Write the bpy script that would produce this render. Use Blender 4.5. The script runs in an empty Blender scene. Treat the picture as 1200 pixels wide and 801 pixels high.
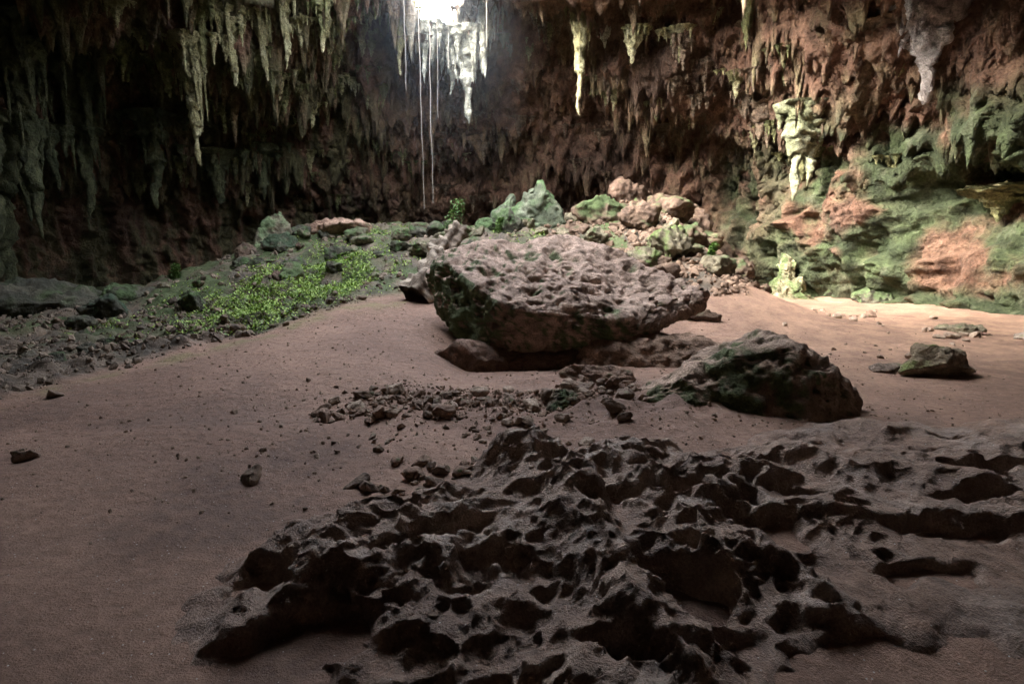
import bpy, bmesh, math, random, time
import numpy as np
from mathutils import Vector, Matrix, Euler
from mathutils.bvhtree import BVHTree
T0=time.time()
rs=np.random.RandomState(11); random.seed(11)
sc=bpy.context.scene
COL=sc.collection

# ---------------------------------------------------------------- noise
def _h(ix,iy,iz,s):
    n=ix*np.uint32(374761393)+iy*np.uint32(668265263)+iz*np.uint32(2246822519)+np.uint32((s*3266489917)&0xffffffff)
    n=(n^(n>>np.uint32(13)))*np.uint32(1274126177)
    n=n^(n>>np.uint32(16)); n=n*np.uint32(2654435761); n=n^(n>>np.uint32(15))
    return n
def perlin(P,s=0):
    F=np.floor(P); f=P-F
    I=F.astype(np.int64).astype(np.uint32)
    u=f*f*f*(f*(f*6-15)+10); out=0
    for dx in (0,1):
        wx=u[:,0] if dx else 1-u[:,0]
        for dy in (0,1):
            wy=u[:,1] if dy else 1-u[:,1]
            for dz in (0,1):
                wz=u[:,2] if dz else 1-u[:,2]
                n=_h(I[:,0]+np.uint32(dx),I[:,1]+np.uint32(dy),I[:,2]+np.uint32(dz),s)
                gx=(n&np.uint32(1023))/511.5-1; gy=((n>>np.uint32(10))&np.uint32(1023))/511.5-1; gz=((n>>np.uint32(20))&np.uint32(1023))/511.5-1
                out=out+wx*wy*wz*(gx*(f[:,0]-dx)+gy*(f[:,1]-dy)+gz*(f[:,2]-dz))
    return out*1.3
def fbm(P,o=4,s=0,g=.5,l=2.07):
    a=1.;t=0
    Q=P.copy()
    for i in range(o):
        t=t+a*perlin(Q+i*17.3,s+i); a*=g; Q=Q*l
    return t
def ridg(P,o=4,s=0,g=.5):
    a=1.;t=0;Q=P.copy()
    for i in range(o):
        t=t+a*(1-2*np.abs(perlin(Q+i*9.1,s+i))); a*=g; Q=Q*2.05
    return t
def worley(P,s=0,two=False):
    F=np.floor(P); f=P-F; I=F.astype(np.int64).astype(np.uint32)
    b=np.full(len(P),9.); idb=np.zeros(len(P)); 
    for dx in (-1,0,1):
        for dy in (-1,0,1):
            for dz in ((0,) if two else (-1,0,1)):
                n=_h(I[:,0]+np.uint32(dx&0xffffffff),I[:,1]+np.uint32(dy&0xffffffff),I[:,2]+np.uint32(dz&0xffffffff),s)
                px=(n&np.uint32(1023))/1023.+dx-f[:,0]; py=((n>>np.uint32(10))&np.uint32(1023))/1023.+dy-f[:,1]
                d=px*px+py*py
                if not two:
                    pz=((n>>np.uint32(20))&np.uint32(1023))/1023.+dz-f[:,2]; d=d+pz*pz
                m=d<b; b=np.where(m,d,b); idb=np.where(m,((n>>np.uint32(5))&np.uint32(2047))/2047.,idb)
    return np.sqrt(b),idb
def ss(a,b,x):
    t=np.clip((x-a)/(b-a),0,1); return t*t*(3-2*t)
def mix(a,b,m):
    a=np.asarray(a,float); b=np.asarray(b,float)
    if a.ndim==1: a=a[None]
    if b.ndim==1: b=b[None]
    return a+(b-a)*m[:,None]

# ---------------------------------------------------------------- mesh helpers
def mkmesh(name,V,F,mat,col=None,smooth=True):
    me=bpy.data.meshes.new(name); k=F.shape[1]
    me.vertices.add(len(V)); me.vertices.foreach_set("co",np.ascontiguousarray(V,dtype=np.float32).ravel())
    me.loops.add(F.size); me.loops.foreach_set("vertex_index",np.ascontiguousarray(F,dtype=np.int32).ravel())
    me.polygons.add(len(F)); me.polygons.foreach_set("loop_start",np.arange(0,F.size,k,dtype=np.int32))
    me.polygons.foreach_set("loop_total",np.full(len(F),k,dtype=np.int32))
    me.update(calc_edges=True)
    me.polygons.foreach_set("use_smooth",np.full(len(F),smooth))
    if col is None: col=np.full((len(V),3),.3)
    a=me.color_attributes.new("Col",'FLOAT_COLOR','POINT')
    c=np.ones((len(V),4),dtype=np.float32); c[:,:3]=np.clip(col,0,1); a.data.foreach_set("color",c.ravel())
    me.materials.append(mat); me.update()
    return me
def mkobj(name,me,loc=(0,0,0),rot=(0,0,0),scl=(1,1,1),label=None,cat=None,group=None,kind=None):
    o=bpy.data.objects.new(name,me); COL.objects.link(o)
    o.location=loc;o.rotation_euler=rot;o.scale=scl
    if label:o["label"]=label
    if cat:o["category"]=cat
    if group:o["group"]=group
    if kind:o["kind"]=kind
    return o
def vnorm(V,F):
    a=V[F[:,0]];b=V[F[:,1]];c=V[F[:,2]]
    if F.shape[1]==4: n=np.cross(c-a,V[F[:,3]]-b)
    else: n=np.cross(b-a,c-a)
    N=np.zeros_like(V)
    for j in range(F.shape[1]):
        for k in range(3): N[:,k]+=np.bincount(F[:,j],weights=n[:,k],minlength=len(V))
    return N/(np.linalg.norm(N,axis=1,keepdims=True)+1e-9)
def gridF(nu,nv,wrap=False):
    i=np.arange(nu if wrap else nu-1); j=np.arange(nv-1)
    I,J=np.meshgrid(i,j,indexing='ij'); I2=(I+1)%nu
    return np.stack([I*nv+J,I2*nv+J,I2*nv+J+1,I*nv+J+1],-1).reshape(-1,4)
_ico={}
def ico(n):
    if n not in _ico:
        bm=bmesh.new(); bmesh.ops.create_icosphere(bm,subdivisions=n,radius=1)
        bm.verts.ensure_lookup_table()
        V=np.array([v.co[:] for v in bm.verts]); F=np.array([[v.index for v in f.verts] for f in bm.faces]); bm.free()
        _ico[n]=(V,F)
    V,F=_ico[n]; return V.copy(),F

# ---------------------------------------------------------------- materials
def rock_mat(name,fs=14.,bump=.5,dist=.03,rough=.85,var=.45,specks=0.,grain=60.,spec=.25):
    m=bpy.data.materials.new(name); m.use_nodes=True; nt=m.node_tree; N=nt.nodes; L=nt.links
    b=N["Principled BSDF"]; tc=N.new("ShaderNodeTexCoord")
    at=N.new("ShaderNodeAttribute"); at.attribute_name="Col"
    n1=N.new("ShaderNodeTexNoise"); n1.inputs["Scale"].default_value=fs; n1.inputs["Detail"].default_value=8; n1.inputs["Roughness"].default_value=.65
    n2=N.new("ShaderNodeTexNoise"); n2.inputs["Scale"].default_value=grain; n2.inputs["Detail"].default_value=4; n2.inputs["Roughness"].default_value=.7
    for n in (n1,n2): L.new(tc.outputs["Object"],n.inputs["Vector"])
    mr=N.new("ShaderNodeMapRange"); mr.inputs[1].default_value=.3; mr.inputs[2].default_value=.7; mr.inputs[3].default_value=1-var; mr.inputs[4].default_value=1+var
    L.new(n1.outputs["Fac"],mr.inputs[0])
    mr2=N.new("ShaderNodeMapRange"); mr2.inputs[1].default_value=.3; mr2.inputs[2].default_value=.7; mr2.inputs[3].default_value=1-var*.8; mr2.inputs[4].default_value=1+var*.8
    L.new(n2.outputs["Fac"],mr2.inputs[0])
    mu=N.new("ShaderNodeMath"); mu.operation='MULTIPLY'; L.new(mr.outputs[0],mu.inputs[0]); L.new(mr2.outputs[0],mu.inputs[1])
    vm=N.new("ShaderNodeVectorMath"); vm.operation='SCALE'; L.new(at.outputs["Color"],vm.inputs[0]); L.new(mu.outputs[0],vm.inputs["Scale"])
    out=vm.outputs[0]
    if specks>0:
        v=N.new("ShaderNodeTexVoronoi"); v.inputs["Scale"].default_value=38; L.new(tc.outputs["Object"],v.inputs["Vector"])
        c=N.new("ShaderNodeMath"); c.operation='LESS_THAN'; c.inputs[1].default_value=.15; L.new(v.outputs["Distance"],c.inputs[0])
        sep=N.new("ShaderNodeSeparateColor"); L.new(v.outputs["Color"],sep.inputs[0])
        g=N.new("ShaderNodeMath"); g.operation='GREATER_THAN'; g.inputs[1].default_value=1-specks; L.new(sep.outputs[0],g.inputs[0])
        mm=N.new("ShaderNodeMath"); mm.operation='MULTIPLY'; L.new(c.outputs[0],mm.inputs[0]); L.new(g.outputs[0],mm.inputs[1])
        mx=N.new("ShaderNodeMix"); mx.data_type='RGBA'; L.new(mm.outputs[0],mx.inputs["Factor"]); L.new(out,mx.inputs["A"]); mx.inputs["B"].default_value=(.65,.6,.54,1)
        out=mx.outputs["Result"]
    L.new(out,b.inputs["Base Color"])
    b.inputs["Roughness"].default_value=rough; b.inputs["Specular IOR Level"].default_value=spec
    ad=N.new("ShaderNodeMath"); ad.operation='MULTIPLY_ADD'; ad.inputs[1].default_value=.5; L.new(n2.outputs["Fac"],ad.inputs[0]); L.new(n1.outputs["Fac"],ad.inputs[2])
    bp=N.new("ShaderNodeBump"); bp.inputs["Strength"].default_value=bump; bp.inputs["Distance"].default_value=dist
    L.new(ad.outputs[0],bp.inputs["Height"]); L.new(bp.outputs[0],b.inputs["Normal"])
    return m
M_wall=rock_mat("cave_limestone",fs=2.8,bump=1.,dist=.35,var=.5,grain=14,rough=.75)
M_stal=rock_mat("calcite_stalactite",fs=6,bump=1.,dist=.2,var=.6,grain=28,rough=.7)
M_rock=rock_mat("weathered_limestone",fs=7,bump=1.,dist=.08,var=.5,grain=45)
M_fore=rock_mat("dusty_bedrock",fs=9,bump=1.,dist=.07,var=.45,grain=80,specks=.14,rough=.62,spec=.4)
M_sand=rock_mat("trodden_sand",fs=13,bump=1.,dist=.04,var=.28,grain=95,specks=.14,rough=.7,spec=.35)
M_peb=rock_mat("rubble_stone",fs=16,bump=.6,dist=.02,var=.4,grain=70)
def leaf_mat(name):
    m=bpy.data.materials.new(name); m.use_nodes=True; nt=m.node_tree; b=nt.nodes["Principled BSDF"]
    at=nt.nodes.new("ShaderNodeAttribute"); at.attribute_name="Col"
    n=nt.nodes.new("ShaderNodeTexNoise"); n.inputs["Scale"].default_value=30
    mr=nt.nodes.new("ShaderNodeMapRange"); mr.inputs[3].default_value=.6; mr.inputs[4].default_value=1.4; nt.links.new(n.outputs["Fac"],mr.inputs[0])
    vm=nt.nodes.new("ShaderNodeVectorMath"); vm.operation='SCALE'; nt.links.new(at.outputs["Color"],vm.inputs[0]); nt.links.new(mr.outputs[0],vm.inputs["Scale"])
    nt.links.new(vm.outputs[0],b.inputs["Base Color"]); b.inputs["Roughness"].default_value=.5
    return m
M_leaf=leaf_mat("green_leaf")
M_wood=rock_mat("dead_wood",fs=9,bump=.9,dist=.05,var=.5,grain=50)
M_root=rock_mat("pale_root",fs=9,bump=.3,dist=.01,var=.3,grain=50)

# ---------------------------------------------------------------- ground height
YX=np.array([-14,-9,-5.6,-4.8,-2.9,-1,3.2,4.8,5.8,7,8,20]); YY=np.array([3.0,3.9,5.6,7.65,10.8,11.8,11.8,12.2,13.5,18,23,26.])
def rub(x,y):
    P=np.stack([x,y,x*0],-1)
    return ss(-.35,.7,y-np.interp(x,YX,YY)+.8*fbm(P*.7,3,5))
def ground_h(x,y):
    x=np.atleast_1d(np.asarray(x,float)); y=np.atleast_1d(np.asarray(y,float))
    P=np.stack([x,y,x*0],-1)
    fx=ss(-12.5,-5,x)*(1-ss(4.2,7.6,x))
    m=2.15*ss(8.6,18.0,y)*fx
    m=m+.75*ss(15,20,y)*np.exp(-((x-4.2)/2.2)**2)
    h=m+.09*fbm(P/2.6,3,2)+.02*fbm(P*1.1,3,3)+.008*fbm(P*6,3,13)
    h=h+.34*ss(5,9,y)*ss(-7,-3,x)*(1-ss(-1.4,-.4,x))*(1-ss(10,13,y))
    r=rub(x,y)
    h=h+r*(.16*fbm(P*.9,4,8)+.18*np.maximum(fbm(P*3.1,3,9),0))
    h=h+.2*np.exp(-(((x-1.6)/1.9)**2+((y-5.2)/.5)**2))*ss(0.2,1,x)*.7
    h=h-.14*np.exp(-(((x-.3)/1.3)**2+((y-8.0)/.5)**2))
    led=np.exp(-(((x-1.1)/1.5)**2+((y-5.9)/1.0)**2))
    h=h+led*.14*np.maximum(ridg(P*1.3,4,12)-.6,0)
    return h
def gh(x,y): return float(ground_h(x,y)[0])
nx,ny=680,740
u=np.linspace(-1,1,nx); xs=np.sign(u)*(np.abs(u)**1.7)*34
v=np.linspace(0,1,ny); ys=np.interp(v,[0,.06,.62,.93,1],[-20,1,10,27,46])
X,Y=np.meshgrid(xs,ys,indexing='ij'); X=X.ravel();Y=Y.ravel()
Z=ground_h(X,Y)
V=np.stack([X,Y,Z],-1); P=V
r=rub(X,Y)
n1=fbm(P*.6,4,21); n2=fbm(P*2.4,4,22)
col=mix((.32,.195,.135),(.23,.137,.095),ss(-.4,.5,n1))
col=mix(col,(.48,.30,.195),ss(-.1,.6,n2+.25)*.6*ss(1.5,6,X)*ss(5,9,Y))  # sand paler to the far right, its brighter light painted in
rc=mix((.085,.07,.05),(.17,.125,.088),ss(-.4,.4,n2))
gm=ss(-.1,.5,fbm(P*.9+5,4,23)+.25)*ss(7,11,Y)
rc=mix(rc,(.06,.095,.025),gm*.8*(X<3))
col=mix(col,rc,r)
edge=np.exp(-((Y-np.interp(X,YX,YY)+.5)/.45)**2)*(X<-2)*(1-r)
col=mix(col,(.18,.18,.06),edge*.6*ss(-.3,.3,n2))
col=mix(col,(.15,.093,.068),ss(-.05,.45,fbm(P*.8+3,4,31))*.65*(1-r)*(1-ss(4,9,Y)))  # near floor darkened in patches, falloff of light painted in
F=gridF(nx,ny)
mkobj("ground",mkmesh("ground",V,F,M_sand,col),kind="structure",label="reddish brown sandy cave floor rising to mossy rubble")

# ---------------------------------------------------------------- cave shell
C=np.array([-1.5,13.5])
wp=np.array([(15.5,-3),(14.6,6),(14.0,11.5),(12.8,15.5),(11.0,19.2),(9.3,22.5),(6,25.0),(1,26),(-5,26.0),(-10.5,24.0),(-14.5,21),(-17,17),(-18.5,9),(-17,0),(-10,-8),(0,-10),(9,-8)])
pa=np.arctan2(wp[:,1]-C[1],wp[:,0]-C[0]); pr=np.hypot(wp[:,1]-C[1],wp[:,0]-C[0])
o=np.argsort(pa); pa=pa[o];pr=pr[o]; pa=np.r_[pa-2*np.pi,pa,pa+2*np.pi]; pr=np.r_[pr,pr,pr]
dg=np.pi/180
ph=np.r_[np.linspace(-22*dg,202*dg,1000,endpoint=False),np.linspace(202*dg,338*dg,130,endpoint=False)]
nphi=len(ph); Rw=np.interp((ph+np.pi)%(2*np.pi)-np.pi,pa,pr)
k=np.ones(25)/25; Rw=np.convolve(np.r_[Rw[-12:],Rw,Rw[:12]],k,'valid')
ns=440
sv=np.linspace(0,1,ns)
PH,S=np.meshgrid(ph,sv,indexing='ij'); R=np.repeat(Rw[:,None],ns,1)
def angd(a,b): return (a-b+np.pi)%(2*np.pi)-np.pi
notch=np.exp(-np.abs(angd(PH,97.5*dg)/(9*dg))**3)
wide=np.exp(-(angd(PH,97.5*dg)/(24*dg))**4)
front=np.exp(-(angd(PH,-90*dg)/(50*dg))**2)
Rh=5.0+.5*np.sin(PH*3+1)+.35*np.sin(PH*7)+2.3*notch+.9*front
Rh=Rh+.16*np.sin(PH*31)*wide+.12*np.sin(PH*53+1)*wide
Zh=9.5-.76*notch
SA=.90
s=np.clip(S/SA,0,1)*np.pi/2
cr=np.cos(s)**.75; zr=np.sin(s)**.85
Rr=Rh+(R-Rh)*cr
Zz=-1.2+(Zh+1.2)*zr
t=np.clip((S-SA)/(1-SA),0,1)
Rr=Rr+ t*5.; Zz=Zz+.9*(1-(1-np.clip(t*3,0,1))**2)*(1-.97*notch)
q=(Rr-Rh)
lipA=1.7*np.exp(-(angd(PH,148*dg)/(30*dg))**2)+1.5*np.exp(-(angd(PH,28*dg)/(24*dg))**2)+.5*np.exp(-(angd(PH,70*dg)/(13*dg))**2)
lipc=np.where(np.abs(angd(PH,148*dg))<60*dg,4.2,5.2)
ceil=ss(.45,.8,zr)*(t<=0)
Zz=Zz-lipA*np.exp(-((q-lipc)/1.5)**2)*ceil
Xx=C[0]+Rr*np.cos(PH); Yy=C[1]+Rr*np.sin(PH)
V=np.stack([Xx,Yy,Zz],-1).reshape(-1,3)
F=gridF(nphi,ns,True)
N=vnorm(V,F)
inward=np.stack([-np.cos(PH),-np.sin(PH),-.3+0*PH],-1).reshape(-1,3)
if (N*inward).sum()<0: N=-N; 
down=np.clip(-N[:,2],0,1)
tt=t.ravel()
wallm=(1-ss(.35,.75,down))*(tt<=0)
calm=1-.97*(wide*ss(.66,.80,S)).ravel()
right=ss(7.5,9.5,V[:,0])*(1-ss(4.2,5.6,V[:,2]))
d=1.0*fbm(V/4.5,3,41)*(1-.3*right)+.5*(ridg(V/np.array([1.9,1.9,2.6]),4,42)-.6)*(1-.4*right)+.3
fl=ridg(V*np.array([1.5,1.5,.22]),4,43)
d=d+wallm*.42*(fl-.5)
d=d+right*wallm*.75*(ridg(V*np.array([.42,.42,.10])+3,3,59)-.5)
zz_=V[:,2]*.72+.6*fbm(V*.3,3,46)+.16*fbm(V*1.3,3,47)
saw=zz_-np.floor(zz_); saw=np.where(saw<.92,saw/.92,(1-saw)/.08)
zz2=V[:,2]*2.6+1.3*fbm(V*.5,4,56); saw2=zz2-np.floor(zz2); saw2=np.where(saw2<.85,saw2/.85,(1-saw2)/.15)
d=d+wallm*(.62*(saw-.5)+.10*(saw2-.5)*ss(-.1,.4,fbm(V*.5,2,66)))*(.12+.88*right)*(1-ss(4.2,5.6,V[:,2]))*(.35+.65*ss(-.35,.25,fbm(V*.4,2,49)))
jx,_=worley(V*np.array([.55,.55,.25])+.15*fbm(V*.8,3,57)[:,None],58)
d=d+right*wallm*.35*(jx-.5)*-1.
d=d+(.22-.06*right)*ridg(V*1.5,5,45)-.1+.08*fbm(V*5.,3,48)
def blob(c,rad,a):
    global d
    q=((V-np.array(c))/np.array(rad)); d=d+a*np.exp(-(q*q).sum(1))
blob((13.6,15.4,3.0),(1.5,1.6,1.4),-2.4)
blob((11.2,18.0,2.0),(1.2,1.0,2.8),1.2)
blob((9.6,20.0,1.8),(1.0,1.0,2.6),.8)
blob((13,13.5,5.7),(1.5,1.5,1.2),1.5)
blob((9.2,21.8,4.0),(1.2,1.4,1.6),-1.6)
blob((-16,19,2),(3,3,2),-1.2)
blob((-9,24,1.6),(2.5,2,1.8),-1.6); blob((-2,26,1.8),(2.5,2,1.3),-1.4); blob((3,25.5,3.2),(2.2,2,1.2),-1.2)
d=d*calm+(1-calm)*.2*fbm(V*1.8,4,40)
d=d*(1-.8*np.clip(tt*4,0,1))
V2=V+N*d[:,None]
N2=vnorm(V2,F); 
if (N2*inward).sum()<0: N2=-N2
down2=ss(.15,.6,-N2[:,2])*(1-ss(0,.15,tt))*ss(2.6,4.2,V2[:,2])
Q=V2*np.array([1,1,0])+.12*np.stack([fbm(V2*.9,2,50),fbm(V2*.9,2,51),V2[:,0]*0],-1)
f1,id1=worley(Q/.50+7,60,True); f2,id2=worley(Q/.25+3,61,True)
drip=1.2*id1**2.2*np.clip(1-f1/.6,0,1)**1.3 + .8*id2**1.5*np.clip(1-f2/.6,0,1)**1.2
drop=drip*down2*(.55+.8*ss(-.3,.4,fbm(V2*.35,2,62)))
V3=V2.copy(); V3[:,2]-=drop
a=fbm(V3*.35,4,70); b=fbm(V3*1.1,4,71); c=fbm(V3*np.array([1.4,1.4,.3]),4,72)
colr=mix((.165,.088,.056),(.26,.15,.098),ss(-.4,.5,b))
colr=mix(colr,(.09,.058,.042),ss(.0,.6,a)*.7)
tipm=ss(.12,.7,drop)
colr=mix(colr,(.29,.26,.14),np.clip(tipm*.8+ss(.1,.6,c)*.4*(V3[:,2]>4),0,1)*ss(.25,-.3,a*.3))
left=1-ss(-8,-2,V3[:,0])
colr=mix(colr,(.09,.095,.042),ss(-.15,.45,c+.2)*left*.8)
rg=ss(7.0,9.0,V3[:,0])*ss(-.4,.05,fbm(V3*.5+9,4,73)+.06)*(1-ss(4.2,6,V3[:,2]))
colr=mix(colr,(.052,.076,.034),rg*.92)
colr=mix(colr,(.115,.15,.065),rg*.6*ss(.0,.5,fbm(V3*np.array([.9,.9,1.3]),4,75)))
colr=mix(colr,(.24,.25,.16),rg*.45*ss(.25,.6,fbm(V3*np.array([2.2,2.2,.35]),4,76)))
sun_patch=np.exp(-(((V3[:,0]-10.7)/.55)**2+((V3[:,1]-17.9)/.9)**2+((V3[:,2]-2.0)/1.4)**2))+.7*np.exp(-(((V3[:,0]-9.2)/.8)**2+((V3[:,1]-20.5)/1.3)**2+((V3[:,2]-2.8)/1.3)**2))  # sunlit patches on the right wall, painted as warm pale colour
colr=mix(colr,(.40,.27,.185),np.clip(sun_patch*1.3,0,1)*.85*ss(-.3,.3,b))
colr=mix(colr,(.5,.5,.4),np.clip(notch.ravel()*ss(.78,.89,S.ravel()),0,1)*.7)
colr=mix(colr,(.42,.33,.25),1-ss(3,7,V3[:,1]))  # unseen wall behind the camera made paler to bounce light forward
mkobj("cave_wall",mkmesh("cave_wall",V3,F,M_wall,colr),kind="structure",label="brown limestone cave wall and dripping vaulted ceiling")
sub=V3.reshape(nphi,ns,3)[::3,::3]; sF=gridF(sub.shape[0],sub.shape[1],True)
bvh=BVHTree.FromPolygons(sub.reshape(-1,3).tolist(),sF.tolist())
def ceil_z(x,y,z0=1.5):
    h=bvh.ray_cast(Vector((x,y,z0)),Vector((0,0,1)))
    return h[0].z if h[0] else None
print("shell",time.time()-T0)

# ---------------------------------------------------------------- stalactites
def spike(L,r,seed,nu=22,nv=54,flute=.34,ell=1.,flare=.7):
    th=np.linspace(0,2*np.pi,nu,endpoint=False); tv=np.linspace(0,1,nv)
    TH,T=np.meshgrid(th,tv,indexing='ij')
    prof=(1-T)**.6*(.5+.5*(1-T)**1.3)+flare*np.exp(-T*8)
    lump=perlin(np.stack([T.ravel()*L/r*.55,T.ravel()*0+seed*1.7,T.ravel()*0],-1),seed).reshape(T.shape)
    lump2=perlin(np.stack([T.ravel()*L/r*1.4,T.ravel()*0+seed*2.7,T.ravel()*0],-1),seed+4).reshape(T.shape)
    prof=prof*(1+.8*lump+.45*lump2)+.004
    P=np.stack([np.cos(TH)*prof*r,np.sin(TH)*prof*r*ell,-T*L],-1).reshape(-1,3)
    D=np.stack([np.cos(TH),np.sin(TH),TH*0],-1).reshape(-1,3)
    w=(P*np.array([1/r,1/r,.5/r]))
    pf=np.clip(prof.reshape(-1),0,2)**.5
    dd=(flute*(ridg(w*1.2+seed*3.7,3,seed)-.3)+flute*1.1*fbm(P/np.array([r,r,r*1.0])*1.7+seed,4,seed+5)+.18*fbm(P/r*4.5+seed,2,seed+6))*r*pf
    P=P+D*dd[:,None]
    bend=np.stack([perlin(np.stack([T.ravel()*L*.9,T.ravel()*0+seed,T.ravel()*0],-1),3),perlin(np.stack([T.ravel()*L*.9,T.ravel()*0+seed+9,T.ravel()*0],-1),4),T.ravel()*0],-1)
    P=P+bend*.9*r*T.reshape(-1)[:,None]
    P[:,2]+=.6*r*fbm(P/r*.9+seed,2,seed+2)*(T.reshape(-1)>.02)
    return P,gridF(nu,nv,True)
def cluster(seed,n,L,r,cA,cB,ell=1.,spread=1.7):
    rr=np.random.RandomState(seed); Vs=[];Fs=[];off=0
    for i in range(n):
        if i==0: l,rad,ox,oy=L,r,0,0
        else:
            ox=rr.normal(0,.62)*spread*r; oy=rr.normal(0,.35)*spread*r
            fall=math.exp(-abs(ox)/(spread*r))
            l=L*(.12+.65*fall*rr.uniform(.2,1)); rad=r*rr.uniform(.18,.5)
        P,Fq=spike(l,rad,seed*13+i,ell=ell if i==0 else 1)
        Vs.append(P+np.array([ox,oy,0]));Fs.append(Fq+off);off+=len(P)
    V=np.concatenate(Vs);F=np.concatenate(Fs)
    m=ss(-.4,.5,fbm(V*1.7+seed,3,seed))
    m2=ss(.0,1.,-V[:,2]/L)
    col=mix(cA,cB,np.clip(m*.8+m2*.3,0,1))
    return mkmesh("stalactite",V,F,M_stal,col)
pal={'dark':((.06,.07,.035),(.13,.135,.07)),'green':((.12,.125,.05),(.29,.28,.13)),'brown':((.16,.11,.075),(.29,.215,.145)),'white':((.42,.40,.30),(.68,.66,.54)),'tan':((.26,.235,.11),(.46,.42,.245)),'violet':((.30,.25,.22),(.50,.45,.41)),'column':((.21,.22,.12),(.38,.38,.25))}  # white carries the strong light at the skylight rim in its colour
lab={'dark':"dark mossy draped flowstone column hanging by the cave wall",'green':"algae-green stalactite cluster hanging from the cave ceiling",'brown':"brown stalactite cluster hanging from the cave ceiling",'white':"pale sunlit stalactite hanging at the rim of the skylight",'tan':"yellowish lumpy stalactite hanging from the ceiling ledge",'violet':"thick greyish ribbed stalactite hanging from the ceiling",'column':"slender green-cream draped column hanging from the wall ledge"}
def hang(me,x,y,tip,L,c):
    return mkobj("stalactite",me,(x,y,tip+L),(0,0,random.uniform(-.5,.5)),(1,1,1),lab[c],"stalactite","stalactites on the cave ceiling")
heroes=[(-9.1,17.2,3.8,4.0,.24,28,'tan'),(-10.0,17.6,5.8,3.0,.22,26,'green'),(-8.0,17.4,6.1,2.4,.22,28,'tan'),(-7.2,17.8,6.3,2.0,.22,28,'tan'),(-11.2,17.5,6.2,2.2,.22,26,'green'),(-6.5,17.6,6.6,2.0,.20,24,'tan'),(-8.6,17.0,6.5,2.4,.18,24,'green'),
 (-5.6,18.2,7.3,2.0,.22,14,'tan'),(-2.95,20.6,7.0,2.4,.15,16,'white'),(-1.5,20.4,5.7,2.8,.32,30,'white'),(-2.1,21.3,6.8,2.2,.20,20,'white'),(-3.7,20.2,7.1,2.0,.18,16,'tan'),(-.9,20.0,7.0,1.8,.24,20,'white'),
 (2.05,18.4,5.5,2.4,.22,14,'tan'),(3.6,18.2,6.9,1.6,.20,12,'tan'),(5.0,18.3,7.0,1.6,.18,12,'tan'),(6.5,17,6.9,1.8,.18,8,'green'),(2.9,19,7.6,1.3,.2,8,'white'),
 (8.3,17.2,2.9,3.0,.34,16,'column'),(8.7,17.25,3.3,3.0,.28,14,'column'),(9.2,18.4,3.7,3.0,.36,18,'green'),(7.7,18.6,4.9,2.2,.26,14,'brown'),
 (9.7,14.2,4.9,3.0,.46,24,'violet'),(10.5,15.3,5.2,3.0,.28,18,'tan'),(9.0,14.8,6.1,2.3,.26,16,'brown'),
 (12.2,14.6,2.2,5.0,.32,22,'green'),(12.7,14.2,2.3,5.0,.36,24,'tan'),(11.7,14.8,3.6,3.4,.28,18,'green'),(10.9,16.6,2.6,3.4,.28,18,'column'),(11.6,16.0,3.6,3,.28,18,'green'),(10.2,17.6,3.4,3,.28,16,'green'),
 (-13.6,15.2,.7,6.2,.5,24,'dark'),(-12.9,15.9,1.8,5,.36,22,'dark'),(-14.4,16.4,.4,6,.5,22,'dark'),(-13.0,18,2.0,6,.38,20,'dark'),(-11.8,19.5,2.8,6,.34,20,'dark'),(-10.5,21,3.0,5,.34,20,'dark'),(-9.2,21.8,3.3,5,.3,20,'dark')]
for i,(x,y,tip,L,r,n,c) in enumerate(heroes):
    cz=ceil_z(x,y)
    g=0
    while cz is None and g<20: y+=.15; cz=ceil_z(x,y); g+=1
    if cz: L=max(.8,cz+.3-tip)
    me=cluster(200+i,n,L,r,*pal[c],spread=2.8 if c in('tan','white','dark') else (1.2 if c=='column' else 2.0)); hang(me,x,y,tip,L,c)
var={}
for c in ('green','brown','tan','violet'):
    var[c]=[(cluster(300+10*i+len(c),16,1.2,.14,*pal[c],spread=3.8)) for i in range(5)]
cnt=0;tries=0
while cnt<261 and tries<4000:
    tries+=1
    a=random.uniform(4,176)*dg; rr_=random.uniform(5.2,13.5)
    x=C[0]+rr_*math.cos(a); y=C[1]+rr_*math.sin(a)
    if y<15.5 or abs(x/y)>.95: continue
    cz=ceil_z(x,y,2.0)
    if cz is None or cz<3.2 or cz>9.2: continue
    lf = x<-4
    L=random.uniform(.3,.85)*(1.1 if abs(x)>5 else 1)
    c=random.choice(['green','tan','tan']) if lf else random.choice(['brown','brown','brown','tan'] if x<7 else ['green','tan','brown'])
    me=random.choice(var[c]); k=L/1.2
    o=mkobj("stalactite",me,(x,y,cz+.2),(0,0,random.uniform(-1.2,1.2)),(k*random.uniform(.6,1.1)+.4,k*random.uniform(.6,1.1)+.4,k),lab[c],"stalactite","stalactites on the cave ceiling")
    cnt+=1
print("stal",cnt,time.time()-T0)

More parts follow.
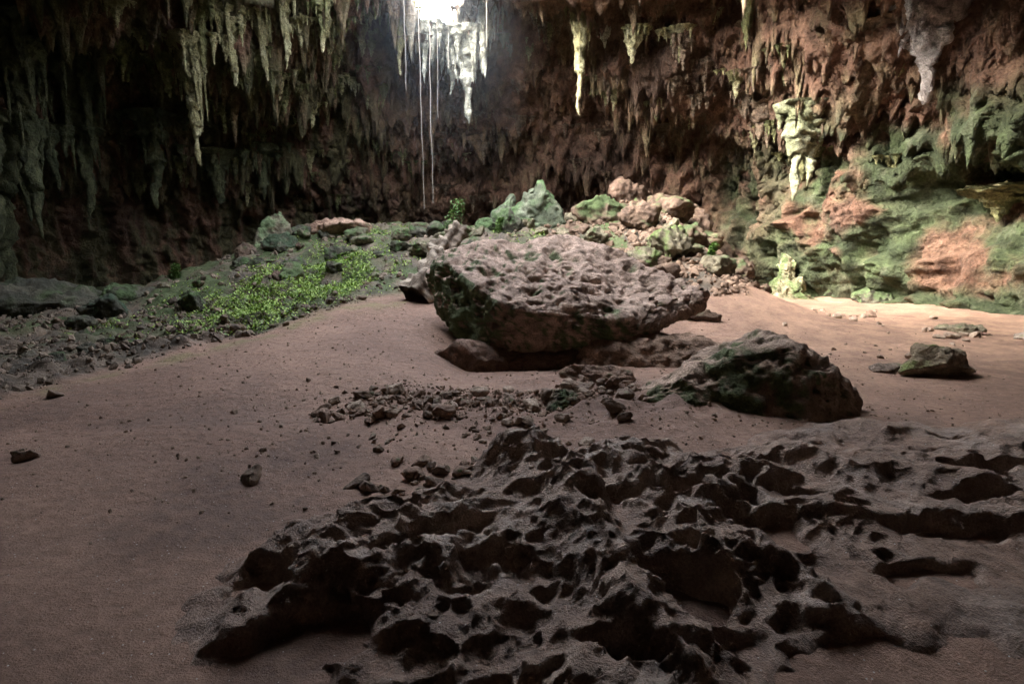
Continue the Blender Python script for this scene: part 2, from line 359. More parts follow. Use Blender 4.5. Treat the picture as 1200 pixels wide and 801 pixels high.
# ---------------------------------------------------------------- roots
def tube(pts,rad,nu=7):
    pts=np.array(pts); n=len(pts); th=np.linspace(0,2*np.pi,nu,endpoint=False)
    rad=np.asarray(rad)*np.ones(n)
    tg=np.gradient(pts,axis=0); tg/=np.linalg.norm(tg,axis=1,keepdims=True)
    ref=np.where(np.abs(tg[:,2:3])>.9,np.array([[1.,0,0]]),np.array([[0,0,1.]]))
    a=np.cross(tg,ref); a/=np.linalg.norm(a,axis=1,keepdims=True); b=np.cross(tg,a)
    V=pts[None]+rad[None,:,None]*(np.cos(th)[:,None,None]*a[None]+np.sin(th)[:,None,None]*b[None])
    return V.reshape(-1,3),gridF(nu,n,True)
for i,(x,y,z0,z1,r) in enumerate([(-2.78,18.4,10.2,2.7,.011),(-2.50,18.5,10.2,2.9,.013),(-3.2,18.3,10.,6.2,.009),(-2.25,18.3,10.,5.4,.008),(-1.9,18.2,10,6.8,.008),(-.75,18.2,10,7.4,.008)]):
    zz=np.linspace(z0,z1,70); P=np.stack([zz*0,zz*0,zz],-1)
    w=np.stack([.05*fbm(np.stack([zz*.6,zz*0+i,zz*0],-1),3,3),.05*fbm(np.stack([zz*.6,zz*0+i+5,zz*0],-1),3,4),zz*0],-1)
    V,F=tube(P+w,np.linspace(r,r*.7,70))
    mkobj("hanging_root",mkmesh("hanging_root",V,F,M_root,np.full((len(V),3),.34)*np.array([1,.88,.74])),(x,y,0),label="thin pale tree root dangling from the skylight",cat="root",group="roots hanging through the skylight")

# ---------------------------------------------------------------- rocks
def rock(seed,sub,dims,npl=9,rough=.12,pit=0,cell=.3,planes=(),shape=None,c1=(.17,.13,.10),c2=(.27,.21,.165),moss=(.07,.11,.04),mamt=.3,mdir=(0,-.3,.3),lit_top=None,clip=.72,fine=.05,sharp=False):
    rr=np.random.RandomState(seed); V,F=ico(sub)
    V=V*(1+.12*fbm(V*1.1+seed,2,seed))[:,None]
    pl=[(rr.normal(size=3),rr.uniform(clip-.12,clip+.16)) for _ in range(npl)]
    for n_,d_ in list(pl)+list(planes):
        n_=np.array(n_,float); n_/=np.linalg.norm(n_); s_=V@n_-d_; V=V-np.maximum(s_,0)[:,None]*n_*.96
    dims=np.array(dims); V=V*dims/2
    if shape is not None: V=shape(V)
    S_=dims.mean(); D=vnorm(V,F)
    D0=V/(dims/2); D0/=np.linalg.norm(D0,axis=1,keepdims=True)+1e-9; D=D*.6+D0*.4
    dd=rough*S_*(.5*fbm(V/S_*2.2+seed,3,seed+1)+.35*ridg(V/S_*4.5+seed,4,seed+2)*.6)
    cav=0
    if pit>0:
        W=V+.3*cell*np.stack([fbm(V/cell*.6,2,seed+i) for i in range(3)],-1)
        if sharp: W=W+.5*cell*np.stack([fbm(V/cell*1.6,2,seed+i+4) for i in range(3)],-1)
        f,pid=worley(W/cell,seed+7); f2,p2=worley(W/cell*2.1+4,seed+8)
        cavity=-(1-np.clip(f/.7,0,1))*(.4+.9*pid)
        if sharp:
            f3,p3=worley(W/cell*.55+9,seed+9)
            dd=dd+pit*(1.5*-(1-ss(.15,.55,f3))*(p3>.6) - .9*(1-ss(.12,.5,f))*(pid>.35) -.5*(1-ss(.1,.5,f2))*(p2>.4)+.35*ridg(V/cell*.7,3,seed+21))
        else: dd=dd+pit*(cavity*1.15+.45*(np.clip(f2/.65,0,1)-1))
    dd=dd+fine*S_*.25*fbm(V/S_*14+seed,3,seed+3)
    V=V+D*dd[:,None]
    N=vnorm(V,F)
    m=fbm(V/S_*3+seed,4,seed+11)
    col=mix(c1,c2,ss(-.4,.5,m))
    if lit_top is not None: col=mix(col,lit_top,ss(.1,.85,N[:,2]+.35*m)*.8)  # upward faces paler: light from above painted into the colour
    md=np.array(mdir,float)
    mm=ss(.35,.75,fbm(V/S_*2.4+seed+3,4,seed+12)*.7+N@md+mamt)
    col=mix(col,moss,mm*.85)
    return V,F,col
def put(name,args,loc,rot=(0,0,0),label="",cat="rock",group=None,mat=None,z=None,sink=.3):
    V,F,c=rock(**args)
    me=mkmesh(name,V,F,mat or M_rock,c)
    zz=z if z is not None else gh(loc[0],loc[1])+args['dims'][2]*(.5-sink)
    return mkobj(name,me,(loc[0],loc[1],zz),rot,(1,1,1),label,cat,group)
def shp(V):
    x=V[:,0]/2.0; V=V.copy()
    k=1-.62*ss(-.1,1.05,x); V[:,2]=V[:,2]*k
    V[:,1]*=(1-.42*ss(.1,1,x)); V[:,1]+=.30*ss(.1,1,x)
    V[:,2]+=.08*ss(-.2,-1,x)-.08*ss(.0,1,x)+.10*fbm(V*.8,3,33)
    return V
put("boulder",dict(seed=5,sub=7,dims=(4.5,3.1,1.3),npl=7,rough=.09,pit=.075,cell=.17,sharp=True,planes=[((.04,0,1),.58),((0,0,-1),.62),((-1,-.55,.1),.70),((.25,-1,-.8),.64)],shape=shp,c1=(.18,.12,.088),c2=(.36,.255,.19),lit_top=(.50,.365,.285),moss=(.07,.12,.045),mamt=.26,mdir=(-.9,-.3,-.3),clip=.84),(.78,9.0),(math.radians(23),math.radians(0),math.radians(-3)),"large pitted brown limestone boulder overhanging a dark hollow",z=.82)
put("rock",dict(seed=9,sub=6,dims=(2.6,1.3,.8),npl=8,rough=.14,pit=.06,cell=.25,c1=(.19,.125,.09),c2=(.28,.18,.13),mamt=-.1),(.75,8.5),(0,0,.05),"low brown pedestal rock beneath the large boulder",z=-.04)
put("rock",dict(seed=10,sub=6,dims=(2.3,1.1,.75),npl=9,rough=.12,pit=.05,cell=.2,c1=(.22,.145,.10),c2=(.33,.22,.155),mamt=-.3,clip=.72),(2.0,8.05),(0,0,.12),"low tan rock half buried in sand",z=.04)
put("rock",dict(seed=12,sub=5,dims=(1.4,1.1,.8),npl=12,rough=.16,pit=.05,cell=.2,c1=(.19,.125,.09),c2=(.28,.18,.13),mamt=-.3,clip=.68),(-.5,8.05),(0,0,.2),"rounded brown rock half buried below the large boulder",z=-.03)
def shp2(V):
    V=V.copy(); x=V[:,0]/1.1
    up=V[:,2]>0
    V[:,2]=np.where(up,V[:,2]*(1.12-.95*np.abs(x-.12)**1.2),V[:,2]); V[:,0]+=.18*V[:,2]; V[:,1]+=.25*V[:,2]; return V
put("boulder",dict(seed=21,sub=6,dims=(2.3,1.5,1.5),npl=9,rough=.15,pit=.06,cell=.15,sharp=True,shape=shp2,planes=[((-.5,-1,.2),.46),((.5,.1,1),.82)],c1=(.19,.128,.088),c2=(.34,.235,.165),lit_top=(.46,.335,.25),mamt=.12,mdir=(-.8,-.4,-.2),clip=.74),(2.36,5.5),(0,0,.05),"wedge-shaped grey-brown boulder with a dark mossy face",z=.10)
put("boulder",dict(seed=27,sub=5,dims=(1.2,.65,.5),npl=12,rough=.14,pit=.05,cell=.13,c1=(.18,.14,.09),c2=(.30,.24,.16),moss=(.13,.17,.05),mamt=.12,mdir=(-.2,0,.3),clip=.62),(5.6,7.3),(0,0,.1),"low angular green-tinged boulder sitting on sand",sink=.2)
put("rock",dict(seed=29,sub=4,dims=(.55,.35,.2),npl=12,rough=.12,clip=.55,mamt=-.2),(5.1,7.6),(0,0,.2),"flat brown stone lying beside a boulder",sink=.35)
brown=dict(c1=(.11,.073,.052),c2=(.19,.13,.09)); pale=dict(c1=(.13,.11,.072),c2=(.24,.21,.14)); dark=dict(c1=(.065,.063,.045),c2=(.12,.11,.078))
def R(seed,x,y,dims,colr,mamt,label,moss=(.07,.11,.04),sub=5,pit=.07,zoff=0,rot=None,npl=15,mdir=(0,-.2,.3),sink=.36,**kw):
    a=dict(seed=seed,sub=sub,dims=dims,npl=npl,rough=.20,pit=pit*max(dims)/2.5,cell=.18*max(dims),mamt=mamt,moss=moss,mdir=mdir,clip=.60,fine=.18); a.update(colr); a.update(kw)
    put("boulder" if max(dims)>.9 else "rock",a,(x,y),rot or (rs.uniform(-.25,.25),rs.uniform(-.25,.25),rs.uniform(-3,3)),label,z=gh(x,y)+dims[2]*(.5-sink)+zoff)
R(40,4.05,20,(1.7,1.4,1.3),dict(c1=(.10,.065,.045),c2=(.17,.11,.078)),-.2,"rounded brown boulder perched on top of the rock pile",clip=.72,rot=(.1,.1,.4),sink=.25)
R(41,2.75,17.2,(2.8,1.9,1.1),brown,.3,"broad brown boulder on the rock pile",zoff=-.1,rot=(0,.1,.2))
R(42,4.9,18.7,(1.8,1.5,1.4),brown,.2,"brown layered boulder in the rock pile")
R(43,5.9,18.2,(2.0,1.5,1.5),brown,.25,"brown layered boulder in the rock pile")
R(44,5.8,19.8,(2.2,1.6,2.1),brown,.1,"tall brown block against the cave wall")
R(45,7.2,19.8,(2.1,1.7,2.6),brown,.1,"tall brown block against the cave wall")
R(46,3.9,14.4,(1.7,1.3,1.1),pale,.25,"green mossy pale boulder in the rock pile",moss=(.12,.18,.05),zoff=.1)
R(47,4.7,15.3,(1.5,1.2,1.1),brown,.3,"mossy brown boulder in the rock pile")
R(48,3.1,13.6,(1.2,1.0,.7),pale,.35,"green mossy pale boulder in the rock pile",moss=(.12,.18,.05))
R(49,5.5,14.2,(1.2,1.0,.8),brown,.25,"mossy brown boulder at the foot of the pile")
R(50,4.7,13.3,(1.2,.9,.7),pale,.1,"pale angular boulder at the foot of the pile")
R(51,6.2,15.6,(1.2,1.0,.9),brown,.1,"brown boulder at the foot of the pile")
R(52,2.2,15.2,(1.0,.8,.6),pale,.3,"green mossy pale boulder in the rock pile")
R(53,3.6,16.2,(1.4,1.1,.9),brown,.3,"mossy brown boulder in the rock pile")
R(54,.0,16.6,(1.1,.9,1.0),dark,.4,"dark green mossy boulder on the mound crest",moss=(.08,.13,.05))
R(55,-.7,16.8,(.9,.8,.8),dark,.4,"dark green mossy boulder on the mound crest",moss=(.08,.13,.05))
def spire(V):
    V=V.copy(); t=V[:,2]; k=np.clip(1.0-.34*(t+.3),.5,1.3); V[:,0]=V[:,0]*k+.25*t; V[:,1]*=k; return V
R(90,.78,17,(1.9,1.3,2.0),dict(c1=(.10,.115,.075),c2=(.22,.235,.165)),.3,"tall pointed green-grey rock on the mound crest",moss=(.08,.14,.05),rot=(0,0,.1),shape=spire,sink=.28,npl=16,clip=.62,pit=.16)
R(91,-.15,17.3,(1.1,.9,1.4),dict(c1=(.10,.115,.075),c2=(.2,.215,.145)),.3,"pointed mossy rock on the mound crest",moss=(.08,.14,.05),shape=spire,rot=(0,-.1,1),npl=14,pit=.12)
R(56,-6.7,16.0,(1.3,1.1,1.4),pale,.3,"pale green pointed boulder on the mound",moss=(.12,.18,.08),rot=(0,0,.4),shape=spire,npl=14)
R(57,-6.0,15.2,(1.1,.9,.5),dark,.6,"dark green mossy boulder on the mound",moss=(.05,.08,.04))
R(58,-5.1,16.0,(1.9,1.1,.7),dict(c1=(.30,.19,.13),c2=(.42,.28,.20)),-.3,"flat pinkish boulder on the mound",sink=.25)
R(59,-4.3,16.2,(1.0,.8,.5),dict(c1=(.30,.19,.13),c2=(.42,.28,.20)),0,"flat pinkish boulder on the mound")
R(60,-6.3,11.2,(.8,.7,.6),dark,.3,"dark mossy boulder among the rubble")
R(61,-7.9,11.0,(1.1,.8,.65),dark,.4,"dark mossy boulder among the rubble",moss=(.05,.09,.05))
R(62,-10.1,12.0,(2.9,1.8,.9),dark,.1,"long flat dark slab lying by the wall",npl=9,rot=(0,-.05,.15),sink=.3)
R(63,-8.5,12.4,(1.5,1.0,.5),dark,.3,"dark flat boulder among the rubble")
R(64,-10.6,10.2,(1.6,1.1,.6),dark,.2,"dark flat boulder among the rubble")
R(65,-3.0,15.5,(.9,.7,.5),pale,.4,"green mossy boulder on the mound crest",moss=(.09,.15,.05))
R(66,-2.2,14.2,(.9,.7,.5),pale,.3,"green mossy boulder on the mound crest",moss=(.09,.15,.05))
R(67,1.2,13.6,(.9,.8,.5),brown,.3,"mossy brown boulder behind the large boulder")
R(68,-.2,13.2,(.8,.7,.5),pale,.35,"mossy pale boulder behind the large boulder")
R(69,10.6,16.6,(1.8,1.2,.8),dark,.4,"green mossy boulder at the foot of the wall",moss=(.09,.13,.05))
R(70,12.2,14.6,(1.9,1.0,.5),brown,.2,"low brown boulder at the foot of the wall")
R(71,9.8,18.4,(1.5,1.1,.9),dark,.4,"green mossy boulder at the foot of the wall",moss=(.09,.13,.05))
R(72,7.6,17.6,(1.0,.7,.5),brown,.0,"brown boulder beside the rock pile")
R(73,8.6,10.8,(1.0,.5,.2),pale,.2,"flat pale slab lying on sand")
R(74,9.4,10.2,(.7,.5,.2),dict(c1=(.34,.27,.21),c2=(.45,.37,.30)),-.2,"flat pale slab lying on sand")
R(75,3.3,10.6,(1.6,.5,.25),brown,-.2,"flat brown slab lying on sand",rot=(0,0,-.5))
R(77,.95,6.4,(.8,.5,.3),dict(c1=(.2,.13,.09),c2=(.29,.19,.135)),-.1,"low flat brown ledge half buried in sand",rot=(0,0,-.2))
R(78,.55,5.6,(.5,.4,.26),dict(c1=(.15,.12,.08),c2=(.25,.19,.13)),.1,"low flat brown ledge half buried in sand",rot=(0,0,.5))
for i in range(40):
    x=random.uniform(1.4,6.8); y=random.uniform(12.6,19.5); s_=random.uniform(.3,1.0)
    R(100+i,x,y,(s_*1.3,s_,s_*.75),random.choice([brown,brown,brown,pale]),random.choice([-.1,.15,.35]),"angular brown rock in the rock pile",sub=4,moss=(.08,.12,.04),sink=.44)
for i in range(50):
    x=random.uniform(-8,1.2); y=random.uniform(12.5,17.5); s_=random.uniform(.2,.7)
    R(150+i,x,y,(s_*1.3,s_,s_*.8),random.choice([brown,dark,dark,pale]),random.choice([.15,.35]),"mossy rock embedded in the mound",sub=4,moss=(.07,.12,.04),sink=.42)
for i in range(14):
    x=random.uniform(-10.5,-4.5); y=random.uniform(7.5,12.5); s_=random.uniform(.18,.42)
    if rub(np.array([x]),np.array([y]))[0]<.5: continue
    R(220+i,x,y,(s_*1.3,s_,s_*.7),random.choice([brown,dark,dark]),random.choice([.05,.3]),"dark rock lying in loose rubble",sub=4,moss=(.06,.10,.035))
print("rocks",time.time()-T0)

def stalagmite(x,y,H,r,seed,lean,c1,c2,label,moss=(.08,.14,.06)):
    P,F=spike(H,r,seed,nu=64,nv=90,flute=.22,flare=.3); P[:,2]*=-1
    t=P[:,2]/H; P[:,0]+=lean*np.sign(t)*np.abs(t)**1.3
    P[:,2]=np.where(P[:,2]>H*.8,H*.8+(P[:,2]-H*.8)*.35,P[:,2])
    D=vnorm(P,F); P=P+D*(.12*r*fbm(P/r*2.5,3,seed))[:,None]
    m=fbm(P*2.2,3,seed+3); col=mix(c1,c2,ss(-.3,.4,m)); col=mix(col,moss,ss(0,.5,fbm(P*1.6+4,3,seed+4)-.6*D[:,0]))
    F=F[:,::-1]
    mkobj("stalagmite",mkmesh("stalagmite",P,F,M_stal,col),(x,y,gh(x,y)-.15),label=label,cat="stalagmite")
stalagmite(8.6,18.0,1.7,.45,5,.08,(.32,.29,.17),(.48,.43,.27),"stubby yellowish stalagmite standing on bright sand",moss=(.17,.22,.09))

# log
pts=[];n=90
for i in range(n):
    t_=i/(n-1); pts.append((-1.85+.62*t_+.12*math.sin(t_*7),10.9+1.8*t_,.55+1.45*t_+.12*math.sin(t_*5+1)))
rad=.19*(1.25-.6*np.linspace(0,1,n))*(1+.25*np.sin(np.linspace(0,1,n)*19)*np.linspace(1,.4,n))
V,F=tube(pts,rad,40)
D=vnorm(V,F); nuu=40; TH=np.repeat(np.linspace(0,2*np.pi,nuu,endpoint=False),n); TT=np.tile(np.linspace(0,1,n),nuu)
V=V+D*(.05*np.sin(TH*5+TT*9+2*fbm(V*2,2,4))+.10*(ridg(V*np.array([5,2.5,2.5]),4,8)-.4))[:,None]
c=mix((.15,.115,.085),(.42,.35,.27),ss(-.3,.4,fbm(V*5,4,9)))
log=mkobj("fallen_log",mkmesh("fallen_log",V,F,M_wood,c),label="weathered leaning dead log with broken branch stubs",cat="log")
for (a_,b_,r_) in [((-1.5,11.9,1.4),(-1.75,11.8,1.65),.07),((-1.6,11.5,1.1),(-1.25,11.3,1.1),.07)]:
    q=np.linspace(0,1,14)[:,None]; p=np.array(a_)*(1-q)+np.array(b_)*q; p[:,2]+=.04*np.sin(q[:,0]*5); p[:,0]+=.03*np.sin(q[:,0]*7)
    V,F=tube(p,np.linspace(r_,r_*.3,14),12)
    br=mkobj("branch",mkmesh("branch",V,F,M_wood,mix((.15,.115,.085),(.38,.32,.25),ss(-.3,.4,fbm(V*4,3,9))))); br.parent=log

# ---------------------------------------------------------------- small stones
stones=[]
for i in range(9):
    cc=[((.19,.125,.09),(.29,.195,.14)),((.14,.10,.075),(.23,.165,.12)),((.26,.19,.14),(.38,.295,.22))][i%3]
    V,F,c=rock(500+i,4,(1,.8,.68),14,.14,.05,.3,c1=cc[0],c2=cc[1],mamt=-.2,clip=.54)
    stones.append(mkmesh("stone",V,F,M_peb,c))
def stone(x,y,s,idx=None,label="small angular brown stone lying on sand",z=None):
    me=stones[random.randrange(9)] if idx is None else stones[idx]
    sz=random.uniform(.7,1.1)
    return mkobj("stone",me,(x,y,(gh(x,y) if z is None else z)+.14*s),(random.uniform(-.5,.5),random.uniform(-.5,.5),random.uniform(0,6.3)),(s,s*random.uniform(.75,1.1),s*sz),label,"stone","loose stones on the cave floor")
def patch(n,cx,cy,rx,ry,s0,s1,rot=0,label="small angular brown stone lying on sand",idx=None):
    for _ in range(n):
        a=random.gauss(0,.5)*rx;b=random.gauss(0,.5)*ry
        s=s0*(s1/s0)**(random.random()**1.3)
        stone(cx+a*math.cos(rot)-b*math.sin(rot),cy+a*math.sin(rot)+b*math.cos(rot),s,idx,label)
stone(-1.93,3.98,.28,1,"single dark brown stone alone on sand")
stone(-3.9,4.35,.26,1); stone(-4.05,4.45,.14)
stone(-5.0,6.0,.22,1)
patch(64,-1.3,5.65,.65,.5,.07,.27)
patch(58,-.35,5.7,1.0,.45,.07,.28)
patch(34,-.6,4.05,.55,.35,.06,.24,.5)
patch(24,.15,4.9,.7,.4,.07,.24)
patch(54,1.0,5.8,.75,.6,.08,.34)
patch(10,-1.2,4.7,.3,.25,.06,.15)
patch(15,5.0,8.8,1.5,1.4,.06,.22,0,"small pale stone lying on sand",2)
patch(14,8.3,10.5,1.6,1.1,.08,.3,0,"small pale stone lying on sand",5)
patch(19,7.6,13,1.6,1.6,.08,.3)
for (x,y,s) in [(.95,5.15,.34),(-.45,3.75,.2),(-.62,3.65,.2),(-.2,3.95,.22)]: stone(x,y,s)
def scatter(n,fn,s0,s1,cA,cB,name,label,seed):
    rr=np.random.RandomState(seed); V0,F0=ico(1); Vs=[];Fs=[];Cs=[];off=0
    x,y=fn(rr,n); z=ground_h(x,y)
    for i in range(len(x)):
        s=s0*(s1/s0)**(rr.rand()**2.2)
        A=rr.normal(size=(3,3)); q,_=np.linalg.qr(A)
        V=(V0*(1+.28*rr.normal(size=(len(V0),1)).clip(-1,1)))*np.array([1,.8,.6])@q.T*s
        Vs.append(V+np.array([x[i],y[i],z[i]+s*.2]));Fs.append(F0+off);off+=len(V0)
        k=rr.rand();Cs.append(np.repeat((np.array(cA)*(1-k)+np.array(cB)*k)[None],len(V0),0))
    return mkobj(name,mkmesh(name,np.concatenate(Vs),np.concatenate(Fs),M_peb,np.concatenate(Cs),smooth=False),label=label,cat="gravel",kind="stuff")
def fL(rr,n):
    x=rr.uniform(-13,2,n*5);y=rr.uniform(4,17,n*5)
    cl=ss(-.3,.3,fbm(np.stack([x,y,x*0],-1)*1.1,3,91))
    m=(rub(x,y)>.15)&(rr.rand(n*5)<(.35+.65*(y<11.5))*(.15+.85*cl));return x[m][:n],y[m][:n]
scatter(9500,fL,.015,.10,(.08,.06,.045),(.23,.175,.125),"gravel","dark loose rubble spread beneath the mossy mound",3)
def fR(rr,n):
    x=rr.uniform(1,8.5,n*3);y=rr.uniform(10.5,20,n*3);m=(rub(x,y)>.2);return x[m][:n],y[m][:n]
scatter(3000,fR,.03,.16,(.12,.08,.056),(.24,.165,.115),"gravel","brown loose rubble around the rock pile",4)
def fS(rr,n):
    x=rr.normal(.5,4.2,n);y=3+rr.gamma(2,2.0,n);return x,y
scatter(4000,fS,.006,.024,(.13,.085,.06),(.34,.25,.18),"gravel","sparse fine pebbles strewn over the sand",5)
def fM(rr,n):
    x=rr.normal(-.1,.95,n);y=rr.normal(5.75,.35,n);return x,y
scatter(1300,fM,.01,.045,(.14,.095,.065),(.30,.21,.15),"gravel","broken fine rubble between the boulders",6)
print("stones",time.time()-T0)

# ---------------------------------------------------------------- ground cover
def leaves(n,x,y,z,s,seed,name,label,kind,cat,cA=(.07,.16,.02),cB=(.22,.36,.05)):
    rr=np.random.RandomState(seed)
    T=np.array([[0,0,0],[.32,.5,.12],[0,1,0],[-.32,.5,.12]])
    az=rr.uniform(0,6.283,n); el=rr.uniform(-.1,1.1,n); s=s*rr.uniform(.6,1.4,n)
    ca,sa=np.cos(az),np.sin(az);ce,se=np.cos(el),np.sin(el)
    V=np.zeros((n,4,3))
    for j in range(4):
        lx,ly,lz=T[j]; yy=ly*ce-lz*se; zz=ly*se+lz*ce
        V[:,j,0]=x+s*(lx*ca-yy*sa);V[:,j,1]=y+s*(lx*sa+yy*ca);V[:,j,2]=z+s*zz
    k=rr.rand(n); col=(np.array(cA)[None]*(1-k[:,None])+np.array(cB)[None]*k[:,None]); col=np.repeat(col,4,0)
    return mkobj(name,mkmesh(name,V.reshape(-1,3),np.arange(4*n).reshape(-1,4),M_leaf,col,smooth=False),label=label,cat=cat,kind=kind)
rr=np.random.RandomState(77); n=240000
x=rr.uniform(-7.5,2.5,n);y=rr.uniform(8.6,17.5,n); P=np.stack([x,y,x*0],-1)
core=np.exp(-(((x+4.5-.15*(y-12.))/1.35)**2+((y-12.0)/2.4)**2)**1.5)*1.5
den=np.clip(core+.28*ss(.0,.5,fbm(P*.9+2,3,78)),0,1)*ss(-.2,.3,fbm(P*1.6,3,79)+core*.22)
m=(rr.rand(n)<den*.62)&(rub(x,y)>.35); x=x[m][:42000];y=y[m][:42000]
leaves(len(x),x,y,ground_h(x,y)+rr.uniform(0,.09,len(x)),.05,5,"ground_cover","bright green low leafy plants covering the mound","stuff","plants",(.10,.20,.02),(.33,.45,.07))
for i,(px_,py_,h_) in enumerate([(-1.7,16.2,.9),(-.4,16.2,.45),(4.9,14.2,.35),(-8.3,14,.4)]):
    n=380; z0=gh(px_,py_); t_=rr.rand(n); an=rr.uniform(0,6.28,n); ra=.30*h_*np.sqrt(rr.rand(n))*(1.2-.5*t_)
    leaves(n,px_+ra*np.cos(an)+.25*t_*h_,py_+ra*np.sin(an),z0+t_*h_,.075,20+i,"leafy_plant","small leafy green plant growing on the mound",None,"plant",(.06,.13,.025),(.15,.25,.05))

# ---------------------------------------------------------------- foreground outcrop
def outcrop(name,x0,x1,y0,y1,res,lumps,holes,seed,label,base=-.20):
    nx=int((x1-x0)/res);ny=int((y1-y0)/res)
    X,Y=np.meshgrid(np.linspace(x0,x1,nx),np.linspace(y0,y1,ny),indexing='ij');X=X.ravel();Y=Y.ravel()
    P=np.stack([X,Y,X*0],-1)
    wx=X+.22*fbm(P*1.3,3,seed)+.05*fbm(P*5,3,seed+9);wy=Y+.22*fbm(P*1.3+9,3,seed+1)+.05*fbm(P*5+5,3,seed+8)
    E=np.zeros(len(X)); kk=14.
    for (cx,cy,rx,ry,rot,h,sh) in lumps:
        dx=wx-cx;dy=wy-cy;c,s=math.cos(rot),math.sin(rot)
        a=(dx*c+dy*s)/(rx*1.3);b=(-dx*s+dy*c)/(ry*1.3)
        bb=np.where(b>0,b/1.6,b)
        q=np.sqrt(a*a+bb*bb)
        prof=1-ss(0,1,(q-sh*.2)/(1.3-sh*.2))
        E+=np.exp(kk*((h-base)*prof))-1
    H=base+np.log1p(E)/kk
    H=np.where(H>.08,.08+(H-.08)*.66,H)
    on=ss(base+.02,base+.24,H)
    rt=1-.6*ss(1.5,2.6,X)
    rg_=ss(.04,.2,H)
    rough_zone=rt*(.30+.70*ss(-.35,.15,fbm(P*1.1,2,seed+31)+.4*rg_))
    H=H+on*((.035+.04*rg_)*fbm(P*1.5,4,seed+2)+rough_zone*(.03+.05*rg_)*(ridg(P*2.3,5,seed+3)-.4))
    wx2=X+.10*fbm(P*3,3,1)+.03*fbm(P*9,2,6);wy2=Y+.10*fbm(P*3,3,2)+.03*fbm(P*9,2,7)
    for (cx,cy,rx,ry,dep) in holes:
        q=np.sqrt(((wx2-cx)/rx)**2+((wy2-cy)/ry)**2)
        H=H-dep*(1-ss(.4,1.25,q))*on
    W=P+.10*np.stack([fbm(P*3,3,1),fbm(P*3,3,2),X*0],-1)
    f,idw=worley(W*np.array([1/.32,1/.22,1]),seed+4,True)
    H=H-on*.11*(idw>.64)*(1-ss(.10,.50,f))*ss(.02,.16,H)*rough_zone
    f,idw=worley(W/.14+5,seed+24,True)
    H=H-on*.055*(idw>.5)*(1-ss(.1,.5,f))*ss(.03,.16,H)*rough_zone
    H=np.minimum(H,.58)
    Hs=np.maximum(H,0)
    V=np.stack([X+.10*Hs*fbm(P*2,2,5),Y-.30*Hs,H],-1)
    F=gridF(nx,ny); N=vnorm(V,F)
    steep=1-ss(.5,.92,N[:,2])
    f1,_=worley((V+.03*fbm(V*6,2,3)[:,None])/.10,seed+5); f2,_=worley(V/.045,seed+15)
    hi=ss(.04,.18,H)*(.3+.7*rough_zone)
    V=V+N*(on*(.012*fbm(V*9,4,seed+6)+.03*steep*fbm(V*4,3,seed+7)-.036*(.5*hi+.5*steep)*(1-np.clip(f1/.7,0,1))-.018*(.5*hi+.5*steep)*(1-np.clip(f2/.7,0,1))))[:,None]
    N=vnorm(V,F); m=fbm(V*1.6,4,seed+10)
    col=mix((.31,.215,.16),(.45,.325,.245),ss(-.4,.4,m))
    flat=ss(.72,.95,N[:,2])
    col=mix(col,(.29,.178,.122),flat*.9*ss(-.5,.2,m+.2)*(1-.55*hi))
    col=mix(col,(.50,.41,.34),flat*ss(.0,.5,fbm(V*2+4,4,seed+12))*(.2+.45*hi))
    ed=(X<x0+.03)|(X>x1-.03)|(Y<y0+.03)|(Y>y1-.03); V[ed,2]=-.5
    return mkobj(name,mkmesh(name,V,F,M_fore,col),label=label,cat="rock")
outcrop("rock_outcrop",-2.2,6.2,.9,5.7,.0128,[
 (-.80,2.75,.55,.38,.25,.29,.6),(-1.2,2.4,.38,.28,.3,.14,.5),(-.45,2.35,.45,.35,0,.19,.5),(-.5,3.15,.40,.25,.3,.22,.5),(-.15,2.8,.45,.5,0,.22,.4),(-.05,2.1,.45,.4,0,.15,.4),(-.1,3.3,.4,.3,0,.22,.4),
 (.26,3.35,.34,.50,.25,.48,.6),(.38,2.55,.32,.70,.15,.41,.5),(.12,3.85,.32,.25,0,.48,.5),(.50,1.9,.45,.5,0,.23,.5),
 (.95,3.40,.5,.35,-.1,.34,.6),(.95,2.75,.45,.32,.2,.31,.6),(1.5,3.6,.5,.30,.1,.32,.6),(.8,3.9,.7,.28,.1,.28,.5),(1.6,3.0,.45,.35,0,.18,.5),(1.3,2.4,.45,.35,0,.14,.5),
 (2.3,3.8,.75,.42,-.1,.27,.6),(2.2,3.2,.65,.28,-.1,.16,.6),(3.1,3.8,.65,.42,.1,.28,.6),(3.0,3.2,.55,.25,-.15,.19,.5),(3.9,4.1,.8,.45,0,.28,.6),(3.8,3.4,.65,.28,.1,.19,.5),(4.9,4.3,.8,.55,0,.28,.6),
 (3.0,4.6,1.1,.3,.05,.22,.5),(1.0,4.3,.5,.2,.1,.19,.5),(4.4,3.5,.7,.3,0,.18,.5),
 (.3,2.7,1.5,.95,0,.10,.9),(3.4,3.5,2.4,1.0,0,.12,.9),(2.1,2.5,1.2,.5,0,.06,.9)],
 [(1.44,2.98,.26,.20,.28),(.82,2.40,.16,.22,.24),(2.5,3.0,.38,.10,.20),(2.1,2.63,.30,.08,.14),(1.04,3.42,.30,.11,.22),(-.8,2.2,.24,.16,.2),(-1.24,2.6,.17,.14,.2),(.4,2.0,.11,.13,.2),(.28,3.7,.12,.09,.2),(-.17,2.63,.10,.17,.18),(3.37,3.75,.30,.09,.2),(-.45,2.9,.16,.08,.18),(2.9,3.4,.32,.08,.16),(4.1,3.9,.3,.1,.18),(1.9,3.45,.22,.09,.18),(3.3,3.1,.3,.07,.14)],
 900,"jagged dusty brown bedrock outcrop with dark hollows")
print("outcrop",time.time()-T0)

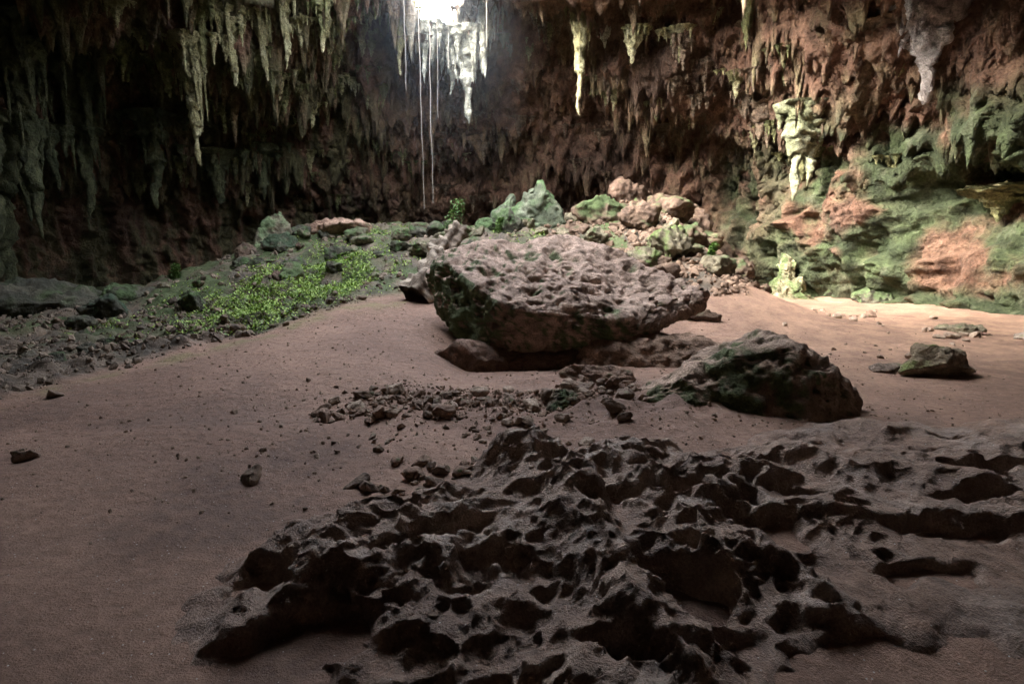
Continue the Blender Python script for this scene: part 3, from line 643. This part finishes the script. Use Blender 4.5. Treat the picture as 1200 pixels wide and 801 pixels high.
# ---------------------------------------------------------------- mist under the skylight
bm=bmesh.new(); bmesh.ops.create_icosphere(bm,subdivisions=3,radius=1)
me=bpy.data.meshes.new("mist"); bm.to_mesh(me); bm.free()
mm=bpy.data.materials.new("thin_mist"); mm.use_nodes=True; nt=mm.node_tree; nt.nodes.clear()
outn=nt.nodes.new("ShaderNodeOutputMaterial"); vs=nt.nodes.new("ShaderNodeVolumeScatter"); vs.inputs["Color"].default_value=(.8,.91,1,1); vs.inputs["Anisotropy"].default_value=.3
tc=nt.nodes.new("ShaderNodeTexCoord"); ln=nt.nodes.new("ShaderNodeVectorMath"); ln.operation='LENGTH'; nt.links.new(tc.outputs["Object"],ln.inputs[0])
mr=nt.nodes.new("ShaderNodeMapRange"); mr.interpolation_type='SMOOTHSTEP'; mr.inputs[1].default_value=0; mr.inputs[2].default_value=1; mr.inputs[3].default_value=.0125; mr.inputs[4].default_value=0
nt.links.new(ln.outputs["Value"],mr.inputs[0]); nt.links.new(mr.outputs[0],vs.inputs["Density"]); nt.links.new(vs.outputs[0],outn.inputs["Volume"])
me.materials.append(mm)
mo=mkobj("mist",me,(-2.3,18.6,7.8),(0,0,0),(3.8,4.2,5.4),"thin bluish mist hanging beneath the skylight","mist",None,"stuff")

# ---------------------------------------------------------------- light
w=bpy.data.worlds.new("World"); sc.world=w; w.use_nodes=True; nt=w.node_tree
bg=nt.nodes["Background"]; sky=nt.nodes.new("ShaderNodeTexSky"); sky.sky_type='NISHITA'; sky.sun_disc=False
sd=Vector((12,4.2,-8.4)).normalized(); el=math.asin(-sd.z)
sky.sun_elevation=el; sky.sun_rotation=math.atan2(-sd.x,-sd.y); sky.dust_density=4; sky.ozone_density=.6; sky.air_density=1
hs=nt.nodes.new("ShaderNodeHueSaturation"); hs.inputs["Saturation"].default_value=.35
nt.links.new(sky.outputs[0],hs.inputs["Color"]); nt.links.new(hs.outputs[0],bg.inputs["Color"])
bg.inputs["Strength"].default_value=5.2
sl=bpy.data.lights.new("sun",'SUN'); sl.energy=4.0; sl.angle=math.radians(6); sl.color=(1,.93,.82)
so=bpy.data.objects.new("sun",sl); COL.objects.link(so); so.rotation_euler=sd.to_track_quat('-Z','Y').to_euler(); so.location=(-20,13,20)
sc.view_settings.view_transform='Standard'
try: sc.view_settings.look='None'
except: pass
cam=bpy.data.cameras.new("camera"); cam.lens=20; cam.sensor_width=36; cam.clip_end=300; cam.clip_start=.05
co=bpy.data.objects.new("camera",cam); COL.objects.link(co); co.location=(0,0,1.7); co.rotation_euler=(math.radians(80),0,0)
sc.camera=co
print("done",time.time()-T0)
